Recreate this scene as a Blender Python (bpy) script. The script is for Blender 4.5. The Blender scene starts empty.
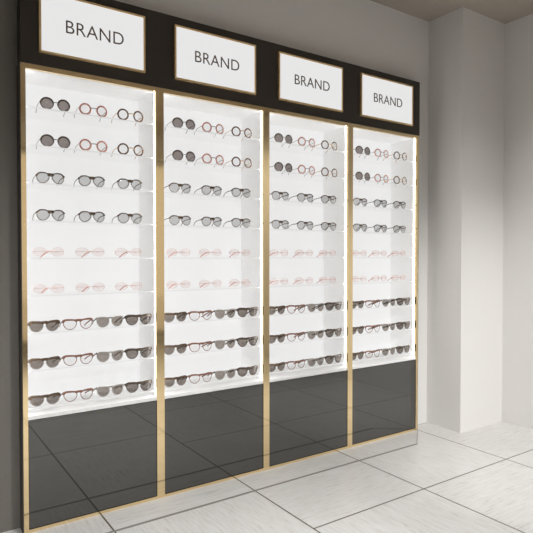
import bpy, bmesh, math
from mathutils import Vector, Matrix

S = bpy.context.scene
COL = S.collection

# ------------------------------------------------------------ camera
CAM = Vector((-0.494, -2.7371, 1.3031)); YAW, PITCH, FPX = 0.5991, -0.0185, 546.93
cd = bpy.data.cameras.new('camera'); cam = bpy.data.objects.new('camera', cd); COL.objects.link(cam)
cd.sensor_width = 36.0; cd.lens = FPX / 533 * 36.0; cd.clip_start = 0.02; cd.clip_end = 200
Fv = Vector((math.sin(YAW)*math.cos(PITCH), math.cos(YAW)*math.cos(PITCH), math.sin(PITCH)))
Rv = Vector((math.cos(YAW), -math.sin(YAW), 0)); Uv = Rv.cross(Fv)
cam.matrix_world = Matrix(((Rv.x, Uv.x, -Fv.x, CAM.x), (Rv.y, Uv.y, -Fv.y, CAM.y), (Rv.z, Uv.z, -Fv.z, CAM.z), (0, 0, 0, 1)))
S.camera = cam

# ------------------------------------------------------------ daylight, added ceiling spots, exposure
wd = bpy.data.worlds.new('world'); S.world = wd; wd.use_nodes = True
bg = wd.node_tree.nodes['Background']; bg.inputs[0].default_value = (1.0, 0.90, 0.78, 1); bg.inputs[1].default_value = 0.68
S.view_settings.view_transform = 'Standard'; S.view_settings.look = 'None'
S.view_settings.gamma = 1.0; S.view_settings.use_curve_mapping = False
S.view_settings.exposure = 0.0
HC = 3.1186
PANEL_E = 0.65      # backlit display panels
SIGN_E = 0.76       # lightbox signs
# (x, y, aim x, aim y, aim z, watts, cone): unseen ceiling spots, added to light the shop; the right-hand ones are turned onto the walls there
ADDED_SPOTS = [(0.7, -1.45, 0.5, -1.2, 0, 205, 100), (2.35, -1.35, 3.45, -0.6, 0.35, 50, 78), (1.4, -4.2, 3.35, -0.23, 0.15, 760, 38),
         (-0.2, -3.3, 0.2, -1.6, 0, 270, 96), (1.1, -3.3, 1.2, -2.3, 0, 120, 96), (-1.6, -3.3, -1.2, -2.4, 0, 80, 100), (2.4, -3.2, 3.45, -3.1, 1.1, 95, 100)]
for sx, sy, ax, ay, az, pw, ang in ADDED_SPOTS:
    ld = bpy.data.lights.new('ceiling_spot', 'SPOT'); ld.energy = pw; ld.color = (1.0, 0.998, 0.992)
    ld.spot_size = math.radians(ang); ld.spot_blend = 1.0; ld.shadow_soft_size = 0.08
    lo = bpy.data.objects.new('ceiling_spot', ld); COL.objects.link(lo); lo.location = (sx, sy, HC - 0.03)
    lo.rotation_euler = (Vector((ax, ay, az)) - lo.location).to_track_quat('-Z', 'Y').to_euler()

# ------------------------------------------------------------ materials
def mat(name, col, rough=0.5, metal=0.0, emit=None, estr=0.0, ior=1.5, coat=0.0):
    m = bpy.data.materials.new(name); m.use_nodes = True
    b = m.node_tree.nodes['Principled BSDF']
    b.inputs['Base Color'].default_value = (*col, 1); b.inputs['Roughness'].default_value = rough
    b.inputs['Metallic'].default_value = metal; b.inputs['IOR'].default_value = ior
    b.inputs['Coat Weight'].default_value = coat; b.inputs['Coat Roughness'].default_value = 0.02
    if emit: b.inputs['Emission Color'].default_value = (*emit, 1); b.inputs['Emission Strength'].default_value = estr
    return m

def see_through(name, tint, gloss=0.05, body=None, bw=0.0):
    m = bpy.data.materials.new(name); m.use_nodes = True; nt = m.node_tree; nt.nodes.clear()
    o = nt.nodes.new('ShaderNodeOutputMaterial'); t = nt.nodes.new('ShaderNodeBsdfTransparent'); t.inputs[0].default_value = (*tint, 1)
    g = nt.nodes.new('ShaderNodeBsdfGlossy'); g.inputs['Roughness'].default_value = 0.03
    mx = nt.nodes.new('ShaderNodeMixShader'); mx.inputs[0].default_value = gloss
    nt.links.new(t.outputs[0], mx.inputs[1]); nt.links.new(g.outputs[0], mx.inputs[2])
    last = mx
    if body:
        d = nt.nodes.new('ShaderNodeBsdfDiffuse'); d.inputs[0].default_value = (*body, 1)
        m2 = nt.nodes.new('ShaderNodeMixShader'); m2.inputs[0].default_value = bw
        nt.links.new(mx.outputs[0], m2.inputs[1]); nt.links.new(d.outputs[0], m2.inputs[2]); last = m2
    nt.links.new(last.outputs[0], o.inputs[0])
    return m

def speckle(m, c1, c2, scale, rough=None, bump=0.0):
    """small procedural tone variation of the material itself"""
    nt = m.node_tree; b = nt.nodes['Principled BSDF']
    tc = nt.nodes.new('ShaderNodeTexCoord'); n = nt.nodes.new('ShaderNodeTexNoise'); n.inputs['Scale'].default_value = scale
    n.inputs['Detail'].default_value = 4
    r = nt.nodes.new('ShaderNodeMix'); r.data_type = 'RGBA'
    r.inputs[6].default_value = (*c1, 1); r.inputs[7].default_value = (*c2, 1)
    nt.links.new(tc.outputs['Object'], n.inputs['Vector']); nt.links.new(n.outputs['Fac'], r.inputs[0]); nt.links.new(r.outputs[2], b.inputs['Base Color'])
    if bump:
        bp = nt.nodes.new('ShaderNodeBump'); bp.inputs['Strength'].default_value = bump; bp.inputs['Distance'].default_value = 0.001
        nt.links.new(n.outputs['Fac'], bp.inputs['Height']); nt.links.new(bp.outputs[0], b.inputs['Normal'])
    return m

M = {}
M['paint'] = speckle(mat('wall_paint', (0.6, 0.58, 0.56), 0.85), (0.765, 0.752, 0.735), (0.795, 0.782, 0.765), 60, bump=0.05)
M['dark_paint'] = speckle(mat('taupe_wall_paint', (0.2, 0.19, 0.175), 0.7), (0.19, 0.178, 0.16), (0.215, 0.2, 0.182), 60, bump=0.05)
M['ceiling'] = speckle(mat('ceiling_paint', (0.6, 0.57, 0.54), 0.9), (0.43, 0.375, 0.325), (0.46, 0.405, 0.35), 50)
M['header'] = mat('dark_bronze_laminate', (0.036, 0.029, 0.0225), 0.4)
M['lacquer'] = mat('grey_gloss_lacquer', (0.026, 0.024, 0.020), 0.02, ior=1.95, coat=0.3)
M['gold'] = mat('polished_gold', (0.92, 0.725, 0.43), 0.07, 1.0)
M['sign_gold'] = mat('brushed_gold', (0.95, 0.70, 0.38), 0.45, 0.7)
M['white'] = mat('white_laminate', (0.92, 0.92, 0.92), 0.45)
M['white_lit'] = mat('edge_lit_white_panel', (0.92, 0.92, 0.92), 0.45, emit=(1, 1, 1), estr=0.10)  # faint glow put into the side and top panels to brighten them
M['panel'] = mat('backlit_opal_panel', (0.25, 0.25, 0.25), 0.5, emit=(1, 1, 1), estr=PANEL_E)
M['end'] = mat('grey_brown_laminate', (0.085, 0.078, 0.068), 0.5)
M['f_rose'] = mat('rose_metal', (0.66, 0.22, 0.14), 0.35)
M['led'] = mat('opal_light_strip', (0.8, 0.8, 0.8), 0.5, emit=(1, 0.99, 0.97), estr=7.0)
M['sign'] = mat('lightbox_opal', (0.1, 0.1, 0.1), 0.5, emit=(1, 1, 1), estr=SIGN_E)
M['letter'] = mat('bronze_letter', (0.20, 0.15, 0.115), 0.5)
M['shelf'] = see_through('clear_acrylic', (0.995, 0.995, 0.995), 0.003, (0.9, 0.9, 0.9), 0.006)
M['shelf_edge'] = mat('polished_acrylic_edge', (0.3, 0.3, 0.3), 0.3, emit=(1, 1, 1), estr=0.5)  # glow stands in for panel light carried through to the shelf edge
M['window_glass'] = see_through('window_glass', (0.98, 0.99, 0.99), 0.05)
M['alu'] = mat('dark_aluminium', (0.08, 0.075, 0.07), 0.4, 0.8)
M['lamp_ring'] = mat('white_metal', (0.8, 0.8, 0.78), 0.4)
M['lamp_glow'] = mat('lamp_glow', (0.8, 0.8, 0.8), 0.5, emit=(1, 0.95, 0.88), estr=6.0)  # discs of the added ceiling spots
M['inlay'] = mat('grey_floor_inlay', (0.26, 0.25, 0.225), 0.5)
# eyewear
M['l_smoke'] = see_through('smoke_lens', (0.33, 0.29, 0.275), 0.03, (0.25, 0.22, 0.2), 0.15)
M['l_grey'] = see_through('grey_lens', (0.27, 0.235, 0.21), 0.04, (0.25, 0.22, 0.2), 0.15)
M['l_mid'] = see_through('mid_grey_lens', (0.36, 0.32, 0.29), 0.04, (0.25, 0.22, 0.2), 0.15)
M['l_light'] = see_through('light_grey_lens', (0.67, 0.67, 0.67), 0.04, (0.5, 0.5, 0.5), 0.1)
M['l_clear'] = see_through('clear_lens', (0.93, 0.92, 0.92), 0.03)
M['l_rose'] = see_through('rose_lens', (0.95, 0.90, 0.89), 0.02)
M['f_black'] = mat('dark_tortoise', (0.085, 0.06, 0.042), 0.25)
M['f_brown'] = speckle(mat('brown_acetate', (0.10, 0.055, 0.03), 0.25), (0.055, 0.036, 0.022), (0.16, 0.098, 0.055), 90)
M['f_redbrown'] = speckle(mat('red_brown_acetate', (0.2, 0.09, 0.06), 0.25), (0.17, 0.08, 0.055), (0.36, 0.17, 0.115), 90)
M['f_tort'] = speckle(mat('tortoise_acetate', (0.1, 0.05, 0.02), 0.2), (0.035, 0.02, 0.012), (0.33, 0.15, 0.05), 80)
M['f_pink'] = mat('pink_acetate', (0.80, 0.36, 0.28), 0.3)
M['f_blush'] = mat('blush_wire', (0.80, 0.50, 0.43), 0.35)
M['f_grey'] = mat('grey_acetate', (0.30, 0.28, 0.26), 0.3)
M['f_pale'] = mat('pale_grey_acetate', (0.36, 0.335, 0.30), 0.35)
M['m_steel'] = mat('steel_wire', (0.32, 0.31, 0.30), 0.3, 0.8)
M['m_gold'] = mat('gold_wire', (0.72, 0.48, 0.2), 0.25, 0.9)

def floor_material():
    m = bpy.data.materials.new('travertine_tiles'); m.use_nodes = True; nt = m.node_tree; b = nt.nodes['Principled BSDF']
    N = nt.nodes.new; L = nt.links.new
    tc = N('ShaderNodeTexCoord'); sp = N('ShaderNodeSeparateXYZ'); L(tc.outputs['Object'], sp.inputs[0])
    def mt(op, a, c=None, d=None):
        n = N('ShaderNodeMath'); n.operation = op
        for i, v in enumerate((a, c, d)):
            if v is None: continue
            if isinstance(v, (int, float)): n.inputs[i].default_value = v
            else: L(v, n.inputs[i])
        return n.outputs[0]
    T = 0.795
    xs = mt('DIVIDE', mt('SUBTRACT', sp.outputs[0], 0.36), T)          # x in tiles
    left = mt('LESS_THAN', sp.outputs[0], 1.155)                          # the columns at the left are laid offset
    ys = mt('DIVIDE', mt('ADD', mt('ADD', sp.outputs[1], 0.722), mt('MULTIPLY', left, 0.29)), 0.80)
    ix = mt('FLOOR', xs); iy = mt('FLOOR', ys)
    fx = mt('SUBTRACT', xs, ix); fy = mt('SUBTRACT', ys, iy)
    ex = mt('MINIMUM', fx, mt('SUBTRACT', 1.0, fx)); ey = mt('MINIMUM', fy, mt('SUBTRACT', 1.0, fy))
    e = mt('MINIMUM', ex, ey); gr = mt('LESS_THAN', e, 0.0052)
    # stone vein: stretched noise, turned a quarter in alternate tiles, shifted per tile
    par = mt('ABSOLUTE', mt('MODULO', mt('ADD', ix, iy), 2.0))
    par = mt('GREATER_THAN', par, 0.5)
    def pick(a, c): return mt('ADD', mt('MULTIPLY', a, par), mt('MULTIPLY', c, mt('SUBTRACT', 1.0, par)))
    u = pick(sp.outputs[0], sp.outputs[1]); v = pick(sp.outputs[1], sp.outputs[0])
    cb = N('ShaderNodeCombineXYZ')
    L(mt('ADD', mt('MULTIPLY', u, 5.0), mt('MULTIPLY', ix, 3.7)), cb.inputs[0]); L(mt('ADD', mt('MULTIPLY', v, 55.0), mt('MULTIPLY', iy, 5.3)), cb.inputs[1])
    L(mt('ADD', mt('MULTIPLY', ix, 1.9), mt('MULTIPLY', iy, 7.1)), cb.inputs[2])
    n1 = N('ShaderNodeTexNoise'); n1.inputs['Scale'].default_value = 1.6; n1.inputs['Detail'].default_value = 8; n1.inputs['Roughness'].default_value = 0.68; n1.inputs['Distortion'].default_value = 0.25
    L(cb.outputs[0], n1.inputs['Vector'])
    cr = N('ShaderNodeValToRGB'); L(n1.outputs['Fac'], cr.inputs[0])
    els = cr.color_ramp.elements; els[0].position = 0.28; els[0].color = (0.50, 0.475, 0.43, 1); els[1].position = 0.72; els[1].color = (0.81, 0.81, 0.795, 1)
    a = els.new(0.42); a.color = (0.70, 0.69, 0.665, 1); a = els.new(0.55); a.color = (0.76, 0.755, 0.74, 1)
    n2 = N('ShaderNodeTexNoise'); n2.inputs['Scale'].default_value = 2.5; n2.inputs['Detail'].default_value = 3; L(tc.outputs['Object'], n2.inputs['Vector'])
    mx0 = N('ShaderNodeMix'); mx0.data_type = 'RGBA'; mx0.blend_type = 'MULTIPLY'; mx0.inputs[0].default_value = 0.18
    L(cr.outputs[0], mx0.inputs[6]); L(n2.outputs['Fac'], mx0.inputs[7])
    mx = N('ShaderNodeMix'); mx.data_type = 'RGBA'; mx.inputs[7].default_value = (0.10, 0.085, 0.06, 1)
    L(gr, mx.inputs[0]); L(mx0.outputs[2], mx.inputs[6]); L(mx.outputs[2], b.inputs['Base Color'])
    b.inputs['Roughness'].default_value = 0.28; b.inputs['IOR'].default_value = 1.45
    bp = N('ShaderNodeBump'); bp.inputs['Strength'].default_value = 0.25; bp.inputs['Distance'].default_value = 0.0015
    L(mt('ADD', mt('MULTIPLY', mt('SUBTRACT', 1.0, gr), 1.0), mt('MULTIPLY', n1.outputs['Fac'], 0.35)), bp.inputs['Height']); L(bp.outputs[0], b.inputs['Normal'])
    return m
M['floor'] = floor_material()

# ------------------------------------------------------------ mesh helpers
def box(bm, x0, x1, y0, y1, z0, z1):
    vs = [bm.verts.new((x, y, z)) for x in (x0, x1) for y in (y0, y1) for z in (z0, z1)]
    for f in ((0, 1, 3, 2), (4, 6, 7, 5), (0, 4, 5, 1), (2, 3, 7, 6), (0, 2, 6, 4), (1, 5, 7, 3)):
        bm.faces.new([vs[i] for i in f])

def obj(name, bm, m, parent=None, smooth=False, bevel=0.0):
    bmesh.ops.recalc_face_normals(bm, faces=bm.faces)
    if bevel: bmesh.ops.bevel(bm, geom=list(bm.edges), offset=bevel, segments=2, affect='EDGES', profile=0.6)
    me = bpy.data.meshes.new(name); bm.to_mesh(me); bm.free(); me.materials.append(M[m])
    if smooth:
        for p in me.polygons: p.use_smooth = True
    o = bpy.data.objects.new(name, me); COL.objects.link(o)
    if parent: o.parent = parent
    return o

def boxes(name, m, parent, *bs, bevel=0.0):
    bm = bmesh.new()
    for b in bs: box(bm, *b)
    return obj(name, bm, m, parent, bevel=bevel)

def struct(name, m, *bs):
    o = boxes(name, m, None, *bs); o['kind'] = 'structure'; return o

def thing(name, label, cat, loc=(0, 0, 0), group=None):
    o = bpy.data.objects.new(name, None); COL.objects.link(o); o.location = loc; o.empty_display_size = 0.05
    o['label'] = label; o['category'] = cat
    if group: o['group'] = group
    return o

def tube(bm, pts, rads, n=8, cap=True):
    """sweep an ellipse (rx, rz given per point) along pts; pts are Vectors"""
    rings = []
    for i, p in enumerate(pts):
        a = pts[max(i-1, 0)]; c = pts[min(i+1, len(pts)-1)]; t = (c - a).normalized()
        ref = Vector((1, 0, 0)) if abs(t.x) < 0.8 else Vector((0, 1, 0))
        s = t.cross(ref).normalized(); w = s.cross(t).normalized()     # w ~ ref direction
        r1, r2 = rads[i] if isinstance(rads[i], tuple) else (rads[i], rads[i])
        rings.append([bm.verts.new(p + w*math.cos(2*math.pi*k/n)*r1 + s*math.sin(2*math.pi*k/n)*r2) for k in range(n)])
    for A, B in zip(rings, rings[1:]):
        for k in range(n): bm.faces.new((A[k], A[(k+1) % n], B[(k+1) % n], B[k]))
    if cap: bm.faces.new(rings[0][::-1]); bm.faces.new(rings[-1])

# ------------------------------------------------------------ setting
W = 0.6875; H = 2.2; HH = 2.5965; YB = 0.079; XP = 2.949; YP = -0.2296; XR = 3.4748; X0 = -3.0; YF = -5.0; CW = 4*W
struct('floor', 'floor', (X0, XR, YF, 0.42, -0.06, 0.0))
struct('ceiling', 'ceiling', (X0, XR, YF, 0.42, HC, HC + 0.1))
struct('wall_back', 'paint', (0.0, XR, YB, 0.42, HH, HC), (CW + 0.004, XR, YB, 0.42, 0, HH), (0.0, CW + 0.004, 0.30, 0.42, 0, HH))
struct('wall_back_left', 'dark_paint', (X0, -0.001, YB, 0.42, 0, HC))
struct('wall_right', 'paint', (XR, XR + 0.12, YF, 0.42, 0, HC))
struct('wall_corner', 'paint', (XP, XR, YP, YB, 0, HC))
struct('wall_left', 'dark_paint', (X0 - 0.12, X0, YF, 0.42, 0, HC))
wz = 2.72; wx0, wx1 = 0.0, 3.1  # unseen shop windows, added as a source for light and gold reflections
struct('wall_front', 'paint', (X0, XR, YF - 0.12, YF, wz, HC), (X0, wx0, YF - 0.12, YF, 0, wz), (wx1, XR, YF - 0.12, YF, 0, wz), (wx0, wx1, YF - 0.12, YF, 0, 0.12))
n = 4
for k in range(n):
    a = wx0 + (wx1 - wx0)*k/n; b = wx0 + (wx1 - wx0)*(k+1)/n
    w = struct('window_%d' % (k+1), 'window_glass', (a + 0.04, b - 0.04, YF - 0.07, YF - 0.055, 0.16, wz - 0.04))
    fr = boxes('window_frame', 'alu', w, (a, a + 0.04, YF - 0.1, YF - 0.02, 0.12, wz), (b - 0.04, b, YF - 0.1, YF - 0.02, 0.12, wz),
               (a + 0.04, b - 0.04, YF - 0.1, YF - 0.02, 0.12, 0.16), (a + 0.04, b - 0.04, YF - 0.1, YF - 0.02, wz - 0.04, wz))
struct('pavement', 'paint', (X0 - 6, XR + 6, YF - 9, YF - 0.12, -0.08, -0.01))
# thin inlay line in the floor that runs along the cabinet and turns in to its right corner
bm = bmesh.new()
P = [Vector((0.0, -0.208, 0)), Vector((2.497, -0.208, 0)), Vector((2.748, -0.002, 0))]; hw = 0.0075
def quad(a, b, hw):
    d = (b - a).normalized(); s = Vector((-d.y, d.x, 0))*hw
    lo = [bm.verts.new(p) for p in (a - s, b - s, b + s, a + s)]; up = [bm.verts.new(v.co + Vector((0, 0, 0.0012))) for v in lo]
    bm.faces.new(up); bm.faces.new(lo[::-1])
    for i in range(4): bm.faces.new((lo[i], lo[(i+1) % 4], up[(i+1) % 4], up[i]))
quad(P[0], P[1], hw); quad(P[1], P[2], 0.002)
o = obj('trim_1', bm, 'inlay'); o['kind'] = 'structure'

# fittings for the added ceiling spots, out of view
def ring_bm(r0, r1, z0, z1, n=32):
    bm = bmesh.new(); v = []
    for k in range(n):
        a = 2*math.pi*k/n; c, s = math.cos(a), math.sin(a)
        v.append([bm.verts.new((r*c, r*s, z)) for r, z in ((r0, z0), (r1, z0), (r1, z1), (r0, z1))])
    for k in range(n):
        A, B = v[k], v[(k+1) % n]
        for i in range(4): bm.faces.new((A[i], A[(i+1) % 4], B[(i+1) % 4], B[i]))
    return bm
rm = gm = None
ADDED_SPOT_LAB = ['round recessed ceiling spotlight in front of the second display bay from left', 'round recessed ceiling spotlight nearest the corner with the pier', 'round recessed ceiling spotlight nearest the shop windows, turned to the pier',
            'round recessed ceiling spotlight towards the left of the shop, near the middle', 'round recessed ceiling spotlight in the middle of the shop ceiling', 'round recessed ceiling spotlight nearest the left wall of the shop', 'round recessed ceiling spotlight turned to the right wall behind the viewer']
for (sx, sy, *_), lab in zip(ADDED_SPOTS, ADDED_SPOT_LAB):
    t = thing('ceiling_spotlight', lab, 'ceiling light', (sx, sy, HC), 'recessed ceiling spotlights')
    if rm is None:
        r_ = obj('ring', ring_bm(0.055, 0.08, -0.012, 0.0), 'lamp_ring', t, True); rm = r_.data
        b2 = bmesh.new(); bmesh.ops.create_circle(b2, cap_ends=True, radius=0.055, segments=32, matrix=Matrix.Translation((0, 0, -0.003)))
        g_ = obj('lamp', b2, 'lamp_glow', t); gm = g_.data
    else:
        for nm, me in (('ring', rm), ('lamp', gm)):
            c = bpy.data.objects.new(nm, me); COL.objects.link(c); c.parent = t

# ------------------------------------------------------------ display cabinets
BAY = ['leftmost', 'second', 'third', 'rightmost']
SW = 0.022; D = 0.26; FY = -0.001
SHELF_TOP = [2.012 - 0.179*k for k in range(9)]
cab_lab = ['gold-framed eyewear display bay with dark gloss base, leftmost of four',
           'gold-framed eyewear display bay with dark gloss base, second from left of four',
           'gold-framed eyewear display bay with dark gloss base, third from left of four',
           'gold-framed eyewear display bay with dark gloss base, rightmost beside the pale wall']
def build_bay():
    t = thing('display_cabinet', cab_lab[0], 'display cabinet', (0, 0, 0), 'gold framed display bays')
    # polished frame
    boxes('stile', 'gold', t, (0.0, SW, 0.0, 0.018, 0.0, H))
    boxes('stile', 'gold', t, (W - SW, W, 0.0, 0.018, 0.0, H))
    boxes('top_rail', 'gold', t, (SW, W - SW, 0.0, 0.018, H - SW, H))
    boxes('bottom_rail', 'gold', t, (SW, W - SW, 0.0, 0.032, 0.0, 0.015))
    # white interior, sides and top with a painted glow
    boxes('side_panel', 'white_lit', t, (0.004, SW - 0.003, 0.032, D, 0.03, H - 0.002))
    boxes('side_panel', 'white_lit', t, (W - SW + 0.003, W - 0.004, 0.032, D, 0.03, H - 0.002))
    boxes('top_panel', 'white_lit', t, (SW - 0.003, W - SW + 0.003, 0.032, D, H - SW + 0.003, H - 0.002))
    boxes('back_panel', 'panel', t, (0.004, W - 0.004, D, D + 0.02, 0.03, H - 0.002))
    boxes('ledge', 'white', t, (SW, W - SW, 0.003, 0.034, 0.532, 0.55), (SW - 0.003, W - SW + 0.003, 0.034, D, 0.532, 0.55), (SW - 0.003, W - SW + 0.003, 0.12, D, 0.55, 0.558), bevel=0.001)
    # opal light strips just behind the frame
    boxes('light_strip', 'led', t, (0.004, SW + 0.0025, 0.019, 0.026, 0.552, H - SW - 0.0015))
    boxes('light_strip', 'led', t, (W - SW - 0.0015, W - 0.004, 0.019, 0.026, 0.552, H - SW - 0.0015))
    boxes('frame_return', 'white', t, (SW, W - SW, 0.019, 0.031, H - SW, H - 0.003))
    # gloss base
    boxes('base_panel', 'lacquer', t, (SW + 0.003, W - SW - 0.003, 0.003, 0.022, 0.018, 0.529))
    boxes('plinth_box', 'header', t, (SW, W - SW, 0.0225, D, 0.016, 0.5315))
    for z in SHELF_TOP:
        s = boxes('shelf', 'shelf', t, (SW - 0.003, W - SW + 0.003, 0.036, D, z - 0.005, z))
        boxes('shelf_edge', 'shelf_edge', s, (SW - 0.003, W - SW + 0.003, 0.0335, 0.036, z - 0.006, z))
    return t
def copy_tree(o, parent=None):
    c = o.copy(); COL.objects.link(c)
    if parent: c.parent = parent
    for ch in list(o.children): copy_tree(ch, c)
    return c
bay0 = build_bay()
for k in range(1, 4):
    c = copy_tree(bay0); c.location.x = k*W; c['label'] = cab_lab[k]

for k, x in ((0, -0.0035), (3, W)):
    par = [o for o in COL.objects if o.get('label') == cab_lab[k]][0]
    boxes('end_panel', 'end', par, (x, x + 0.0035, 0.0015, YB - 0.001, 0.0, H))

# header fascia
hp = thing('header_panel', 'dark brown fascia board running above all four display bays', 'fascia', (CW/2, 0.04, H))
o = boxes('board', 'header', hp, (-CW/2, CW/2 + 0.002, -0.044, YB - 0.042 , 0.0005, HH - H), bevel=0.0015)

# lightbox signs
cu = bpy.data.curves.new('letters', 'FONT'); cu.body = 'BRAND'; cu.size = 0.083; cu.align_x = 'CENTER'; cu.align_y = 'CENTER'; cu.extrude = 0.0012; cu.offset = -0.0004; cu.space_character = 1.03
to = bpy.data.objects.new('letters', cu); COL.objects.link(to)
bpy.context.view_layer.update()
lm = bpy.data.meshes.new_from_object(to.evaluated_get(bpy.context.evaluated_depsgraph_get()))
bpy.data.objects.remove(to)
xs = [v.co.x for v in lm.vertices]; ys = [v.co.y for v in lm.vertices]
print('TEXT', min(xs), max(xs), min(ys), max(ys))
sx_ = 0.284/(max(xs) - min(xs)); sy_ = 0.060/(max(ys) - min(ys)); mx_, my_ = (max(xs)+min(xs))/2, (max(ys)+min(ys))/2
for v in lm.vertices:   # stand the word up, facing the shop
    v.co = Vector(((v.co.x - mx_)*sx_, -v.co.z, (v.co.y - my_)*sy_))
lm.materials.clear(); lm.materials.append(M['letter']); lm.update()
sw, sh = 0.2605, 0.1455
sign_lab = ['white BRAND lightbox sign in gold frame above the leftmost bay', 'white BRAND lightbox sign in gold frame above the second bay from left',
            'white BRAND lightbox sign in gold frame above the third bay from left', 'white BRAND lightbox sign in gold frame above the rightmost bay']
sg = None
for k in range(4):
    if sg is None:
        sg = thing('lightbox_sign', sign_lab[0], 'sign', (0.3405, -0.0045, 2.404), 'lightbox signs on the dark fascia')
        t = 0.0095
        boxes('sign_frame', 'sign_gold', sg, (-sw, -sw + t, -0.013, 0, -sh, sh), (sw - t, sw, -0.013, 0, -sh, sh), (-sw + t, sw - t, -0.013, 0, -sh, -sh + t), (-sw + t, sw - t, -0.013, 0, sh - t, sh))
        boxes('light_panel', 'sign', sg, (-sw + t, sw - t, -0.010, 0, -sh + t, sh - t))
        lo = bpy.data.objects.new('lettering', lm); COL.objects.link(lo); lo.parent = sg; lo.location = (0.003, -0.0115, 0.0)
    else:
        c = copy_tree(sg); c.location.x = 0.3405 + k*W; c['label'] = sign_lab[k]

# ------------------------------------------------------------ eyewear
def outline(kind, w, h, n=40):
    """lens outline (x outward = away from nose, z up), centred on 0"""
    pts = []
    for k in range(n):
        a = 2*math.pi*k/n; c, s = math.cos(a), math.sin(a)
        if kind == 'round':
            x, z = c*w/2, s*h/2
            if s < 0: z *= 0.97
        elif kind == 'oval':
            x, z = c*w/2, s*h/2
            x = math.copysign(abs(c)**0.92, c)*w/2
        elif kind == 'aviator':
            p = 0.80 if s > 0 else 0.95
            x = math.copysign(abs(c)**p, c)*w/2; z = math.copysign(abs(s)**(0.78 if s > 0 else 1.0), s)*h/2
            if s < 0: x = x*(1 - 0.16*abs(s)) + 0.05*w*abs(s)
        else:  # brow
            x = math.copysign(abs(c)**(0.62 if s > 0 else 0.9), c)*w/2
            z = math.copysign(abs(s)**(0.55 if s > 0 else 1.0), s)*h*(0.40 if s > 0 else 0.60)
            if s < 0: x *= (1 - 0.10*abs(s))
            if s > 0: z += 0.05*h*c
        pts.append((x, z))
    return pts

def wrapy(x): return 3.2*x*x*0.55     # the front bows back a little towards the ends

def rim_mesh(bm, side, cx, pts, rr, ry):
    """closed ring round the outline; rr(k, s) gives the radial half thickness"""
    n = len(pts); m = 8; rings = []
    for k, (x, z) in enumerate(pts):
        a = Vector(pts[k-1]); c = Vector(pts[(k+1) % n]); t = (c - a).normalized(); nrm = Vector((t.y, -t.x))
        r = rr(x, z); X = side*(cx + x); ring = []
        for j in range(m):
            b = 2*math.pi*j/m; d = nrm*math.cos(b)*r
            xx = side*(cx + x + d.x); ring.append(bm.verts.new((xx, wrapy(xx) + math.sin(b)*ry, z + d.y)))
        rings.append(ring)
    for k in range(n):
        A, B = rings[k], rings[(k+1) % n]
        for j in range(m): bm.faces.new((A[j], A[(j+1) % m], B[(j+1) % m], B[j]))

def lens_mesh(side, cx, pts):
    bm = bmesh.new(); rows = []
    for f in (1.0, 0.66, 0.33):
        rows.append([bm.verts.new((side*(cx + x*f), wrapy(cx + x*f) - 0.003*(1 - f*f), z*f)) for x, z in pts])
    c = bm.verts.new((side*cx, wrapy(cx) - 0.003, 0)); n = len(pts)
    for A, B in zip(rows, rows[1:]):
        for k in range(n): bm.faces.new((A[k], A[(k+1) % n], B[(k+1) % n], B[k]))
    for k in range(n): bm.faces.new((rows[-1][k], rows[-1][(k+1) % n], c))
    return bm

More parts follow.
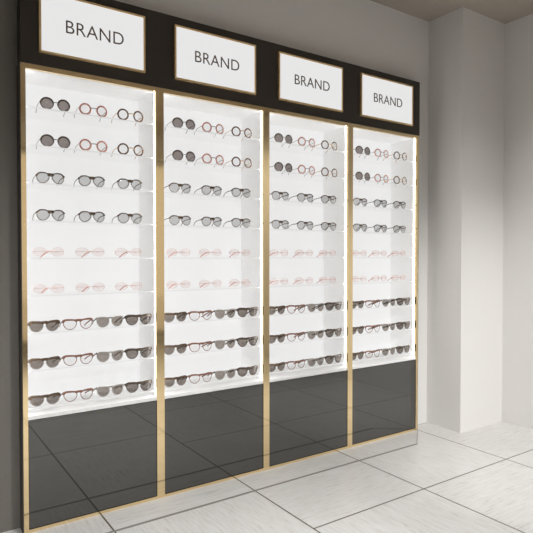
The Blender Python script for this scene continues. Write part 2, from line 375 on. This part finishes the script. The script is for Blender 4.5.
def make_eyewear(name, label, cat, st):
    """st: shape, lens w/h, total width, frame / lens / temple materials, thickness, temple path"""
    t = thing(name, label, cat)
    w, h = st['lens']; tot = st['total']; n = 40
    pts = outline(st['shape'], w, h, n); cx = tot/2 - w/2 - st['rim']
    rt, rb = st['rim'], st.get('rim_low', st['rim'])
    bm = bmesh.new()
    def rr(x, z):
        f = min(max((z/h + 0.15)/0.3, 0), 1); return rb + (rt - rb)*f
    if st.get('rimless'): rr = lambda x, z: 0.0006
    for s in (1, -1): rim_mesh(bm, s, cx, pts, rr, st.get('depth', 0.0018))
    zb = h*st.get('bridge_z', 0.12); gap = cx - w/2
    if not st.get('split_bridge'):
        tube(bm, [Vector((x*gap*1.08, -0.0015 + wrapy(gap), zb + st.get('arch', 0.003)*(1 - x*x))) for x in (-1, -0.5, 0, 0.5, 1)], [st.get('bridge_r', 0.0018)]*5)
    obj('frame', bm, st['rim_mat'] if st.get('brow') or st.get('rimless') else st['mat'], t, True)
    if st.get('split_bridge'):
        b = bmesh.new()
        tube(b, [Vector((x*gap*1.1, -0.001 + wrapy(gap), zb + 0.003*(1 - x*x))) for x in (-1, -0.5, 0, 0.5, 1)], [st.get('bridge_rr', 0.0014)]*5)
        obj('bridge', b, st['bridge_mat'], t, True)
    if st.get('brow'):       # heavy upper bar of browline / aviator fronts
        b = bmesh.new(); br = st['brow']
        for s in (1, -1):
            up = sorted([(x, z) for x, z in pts if z > h*st.get('brow_cut', 0.12)])
            P_ = [Vector((s*(cx + x), wrapy(cx + x) - 0.0012, z)) for x, z in up]
            P_.append(Vector((s*(tot/2 + 0.0015), wrapy(tot/2), up[-1][1] + 0.004)))
            m = len(P_)
            R_ = [(br*(0.55 + 0.45*(i/(m-1))), 0.0022) for i in range(m)]
            rings = []
            for i, p in enumerate(P_):
                a = P_[max(i-1, 0)]; c = P_[min(i+1, m-1)]; tt = (c - a).normalized(); nn = Vector((tt.z, 0, -tt.x)).normalized()
                rings.append([b.verts.new(p + nn*math.cos(2*math.pi*j/8)*R_[i][0] + Vector((0, 1, 0))*math.sin(2*math.pi*j/8)*R_[i][1]) for j in range(8)])
            for A, B in zip(rings, rings[1:]):
                for j in range(8): b.faces.new((A[j], A[(j+1) % 8], B[(j+1) % 8], B[j]))
            b.faces.new(rings[0][::-1]); b.faces.new(rings[-1])
        zt = max(z for x, z in pts)*st.get('brow_bridge', 0.8)
        tube(b, [Vector((x*(gap + 0.008), wrapy(gap) - 0.0012, zt + 0.001*(1 - x*x))) for x in (-1, -0.5, 0, 0.5, 1)], [(0.002, st.get('bar', br*0.9))]*5)
        obj('brow_bar', b, st['mat'], t, True)
    # nose pads
    for s in (1, -1):
        b = bmesh.new(); bmesh.ops.create_uvsphere(b, u_segments=8, v_segments=6, radius=0.003, matrix=Matrix.Translation((s*(gap*0.72), 0.006 + wrapy(gap), zb - 0.007)) @ Matrix.Diagonal((0.5, 0.6, 1.4, 1)))
        tube(b, [Vector((s*gap*0.95, 0.001 + wrapy(gap), zb - 0.004)), Vector((s*gap*0.72, 0.006 + wrapy(gap), zb - 0.006))], [0.0006]*2, 6)
        obj('nose_pad', b, 'l_clear', t, True)
    for s in (1, -1):
        obj('lens', lens_mesh(s, cx, pts), st['lens_mat'], t, True)
    # temples
    zh = h*st.get('hinge_z', 0.1); low = min(z for x, z in pts) - rb
    for s in (1, -1):
        b = bmesh.new(); P_ = []; y0 = wrapy(tot/2)
        for dx, dy, dz in (st['path'] if s > 0 else st.get('path_left', st['path'])): P_.append(Vector((s*(tot/2 - 0.0008 - dx), y0 + dy, max(zh + dz, low + max(st['tr'][1]*0.9, 0.0019 if st.get('tip_mat') else 0) + 0.0002 - st.get('hang', 0)))))
        sm = []
        for i in range(len(P_) - 1):       # subdivide for a soft ear bend
            sm.append(P_[i]); sm.append((P_[i] + P_[i+1])/2)
        sm.append(P_[-1]); sm = [sm[0]] + [(sm[i-1] + sm[i]*2 + sm[i+1])/4 for i in range(1, len(sm)-1)] + [sm[-1]]
        tube(b, sm, [st['tr']]*len(sm), 8)
        tm = obj('temple', b, st['temple_mat'], t, True)
        if st.get('tip_mat') and s > 0:
            b = bmesh.new(); tube(b, sm[-6:], [(0.0021, 0.0021)]*6, 8); obj('temple_tip', b, st['tip_mat'], tm, True)
    zs = [v.co.z for ch in t.children for g in (ch, *ch.children) for v in g.data.vertices]
    t['_low'] = min(zs)
    return t

straight = [(0, 0, 0), (0.001, 0.03, -0.001), (0.002, 0.06, -0.003), (0.003, 0.085, -0.009), (0.004, 0.10, -0.020), (0.005, 0.108, -0.030)]
droop = [(0, 0, 0), (0.001, 0.03, -0.010), (0.003, 0.065, -0.023), (0.005, 0.085, -0.031), (0.007, 0.10, -0.040), (0.008, 0.108, -0.042)]
inward = [(0, 0, 0), (0.02, 0.02, 0), (0.05, 0.05, -0.001), (0.068, 0.068, -0.004), (0.079, 0.083, -0.017), (0.088, 0.095, -0.036)]
folded = [(0, 0, 0), (0.004, 0.008, 0), (0.03, 0.012, 0), (0.09, 0.014, 0), (0.112, 0.014, -0.003), (0.122, 0.014, -0.010)]
ST = {
 'A': dict(shape='round', lens=(0.057, 0.054), total=0.1435, rim=0.0042, rim_low=0.0022, depth=0.002, mat='f_black', lens_mat='l_smoke', temple_mat='m_steel', tr=(0.0015, 0.0018), path=straight, split_bridge=True, bridge_mat='m_steel', bridge_rr=0.0022),
 'B': dict(shape='round', lens=(0.051, 0.0515), total=0.143, rim=0.0042, depth=0.002, mat='f_pink', lens_mat='l_clear', temple_mat='m_steel', tr=(0.0014, 0.0017), path=straight, split_bridge=True, bridge_mat='m_steel', bridge_rr=0.0022),
 'C': dict(shape='round', lens=(0.051, 0.0535), total=0.142, rim=0.0040, depth=0.002, mat='f_tort', lens_mat='l_clear', temple_mat='m_gold', tr=(0.0015, 0.0018), path=straight, split_bridge=True, bridge_mat='m_gold', bridge_rr=0.0022),
 'D': dict(shape='aviator', lens=(0.056, 0.050), total=0.131, rim=0.0026, mat='f_brown', rim_mat='f_grey', brow=0.0040, brow_cut=0.16, brow_bridge=0.66, bar=0.0065, lens_mat='l_light', temple_mat='f_brown', tr=(0.0015, 0.0024), path=straight, split_bridge=True, bridge_mat='f_brown', hinge_z=0.2),
 'E': dict(shape='oval', lens=(0.061, 0.042), total=0.146, rim=0.0008, rimless=True, rim_mat='f_blush', mat='f_blush', lens_mat='l_rose', temple_mat='f_blush', tip_mat='f_rose', tr=(0.0008, 0.0010), path=inward, path_left=folded, hang=0.008, bridge_r=0.0010, bridge_z=0.02, hinge_z=0.05),
 'F': dict(shape='brow', lens=(0.062, 0.047), total=0.141, rim=0.0020, rim_mat='f_grey', mat='f_brown', brow=0.0078, lens_mat='l_grey', temple_mat='f_brown', tr=(0.0016, 0.0042), path=droop, split_bridge=True, bridge_mat='f_brown', bridge_z=0.3, hinge_z=0.36),
 'G': dict(shape='brow', lens=(0.061, 0.048), total=0.144, rim=0.0018, rim_mat='f_redbrown', mat='f_redbrown', brow=0.0064, lens_mat='l_clear', temple_mat='f_redbrown', tr=(0.0016, 0.0040), path=droop, split_bridge=True, bridge_mat='f_redbrown', bridge_z=0.3, hinge_z=0.36),
 'H': dict(shape='brow', lens=(0.059, 0.049), total=0.138, rim=0.0024, rim_mat='f_pale', mat='f_pale', brow=0.0046, lens_mat='l_mid', temple_mat='f_brown', tr=(0.0016, 0.0040), path=droop, split_bridge=True, bridge_mat='f_pale', bridge_z=0.3, hinge_z=0.36),
 'I': dict(shape='brow', lens=(0.061, 0.049), total=0.141, rim=0.0022, rim_mat='f_black', mat='f_black', brow=0.0082, lens_mat='l_grey', temple_mat='f_black', tr=(0.0016, 0.0042), path=droop, split_bridge=True, bridge_mat='f_black', bridge_z=0.3, hinge_z=0.36),
}
DESC = {'A': ('sunglasses', 'round smoky sunglasses'), 'B': ('eyeglasses', 'round pink-rimmed glasses'), 'C': ('eyeglasses', 'round tortoiseshell glasses'),
        'D': ('sunglasses', 'light-lensed brown aviators'), 'E': ('eyeglasses', 'rimless blush-pink glasses'), 'F': ('sunglasses', 'brown browline sunglasses'),
        'G': ('eyeglasses', 'clear reddish-brown browline glasses'), 'H': ('sunglasses', 'pale-framed grey sunglasses'), 'I': ('sunglasses', 'dark browline sunglasses')}
ROWX = {'top': [(0.166, 'A'), (0.351, 'B'), (0.5455, 'C')], 'avi': [(0.1405, 'D'), (0.340, 'D'), (0.539, 'D')], 'pink': [(0.130, 'E'), (0.331, 'E'), (0.532, 'E')],
        'brow': [(0.108, 'F'), (0.268, 'G'), (0.430, 'H'), (0.585, 'I')]}
ROWS = ['top', 'top', 'avi', 'avi', 'pink', 'pink', 'brow', 'brow', 'brow']
SHELF = ['top shelf', 'second shelf', 'third shelf', 'fourth shelf', 'fifth shelf', 'sixth shelf', 'seventh shelf', 'eighth shelf', 'bottom shelf']
POS3 = ['left', 'middle', 'right']
BAYL = ['leftmost bay', 'second bay', 'third bay', 'rightmost bay']
proto = {}
for bay in range(4):
    for r, kind in enumerate(ROWS):
        for i, (x, s) in enumerate(ROWX[kind]):
            cat, d = DESC[s]
            place = '' if kind in ('top', 'brow') else ', %s of three' % POS3[i]
            lab = '%s on the %s of the %s%s' % (d, SHELF[r], BAYL[bay], place)
            if s not in proto:
                g = make_eyewear(cat, lab, cat, ST[s]); proto[s] = g; lowv = g['_low']; del g['_low']; g_low = lowv; ST[s]['low'] = lowv
            else:
                g = copy_tree(proto[s]); g['label'] = lab
            g['group'] = 'eyewear on the %s of the %s' % (SHELF[r], BAYL[bay])
            g.location = (bay*W + x, 0.046, SHELF_TOP[r] - ST[s]['low'] + 0.0002)
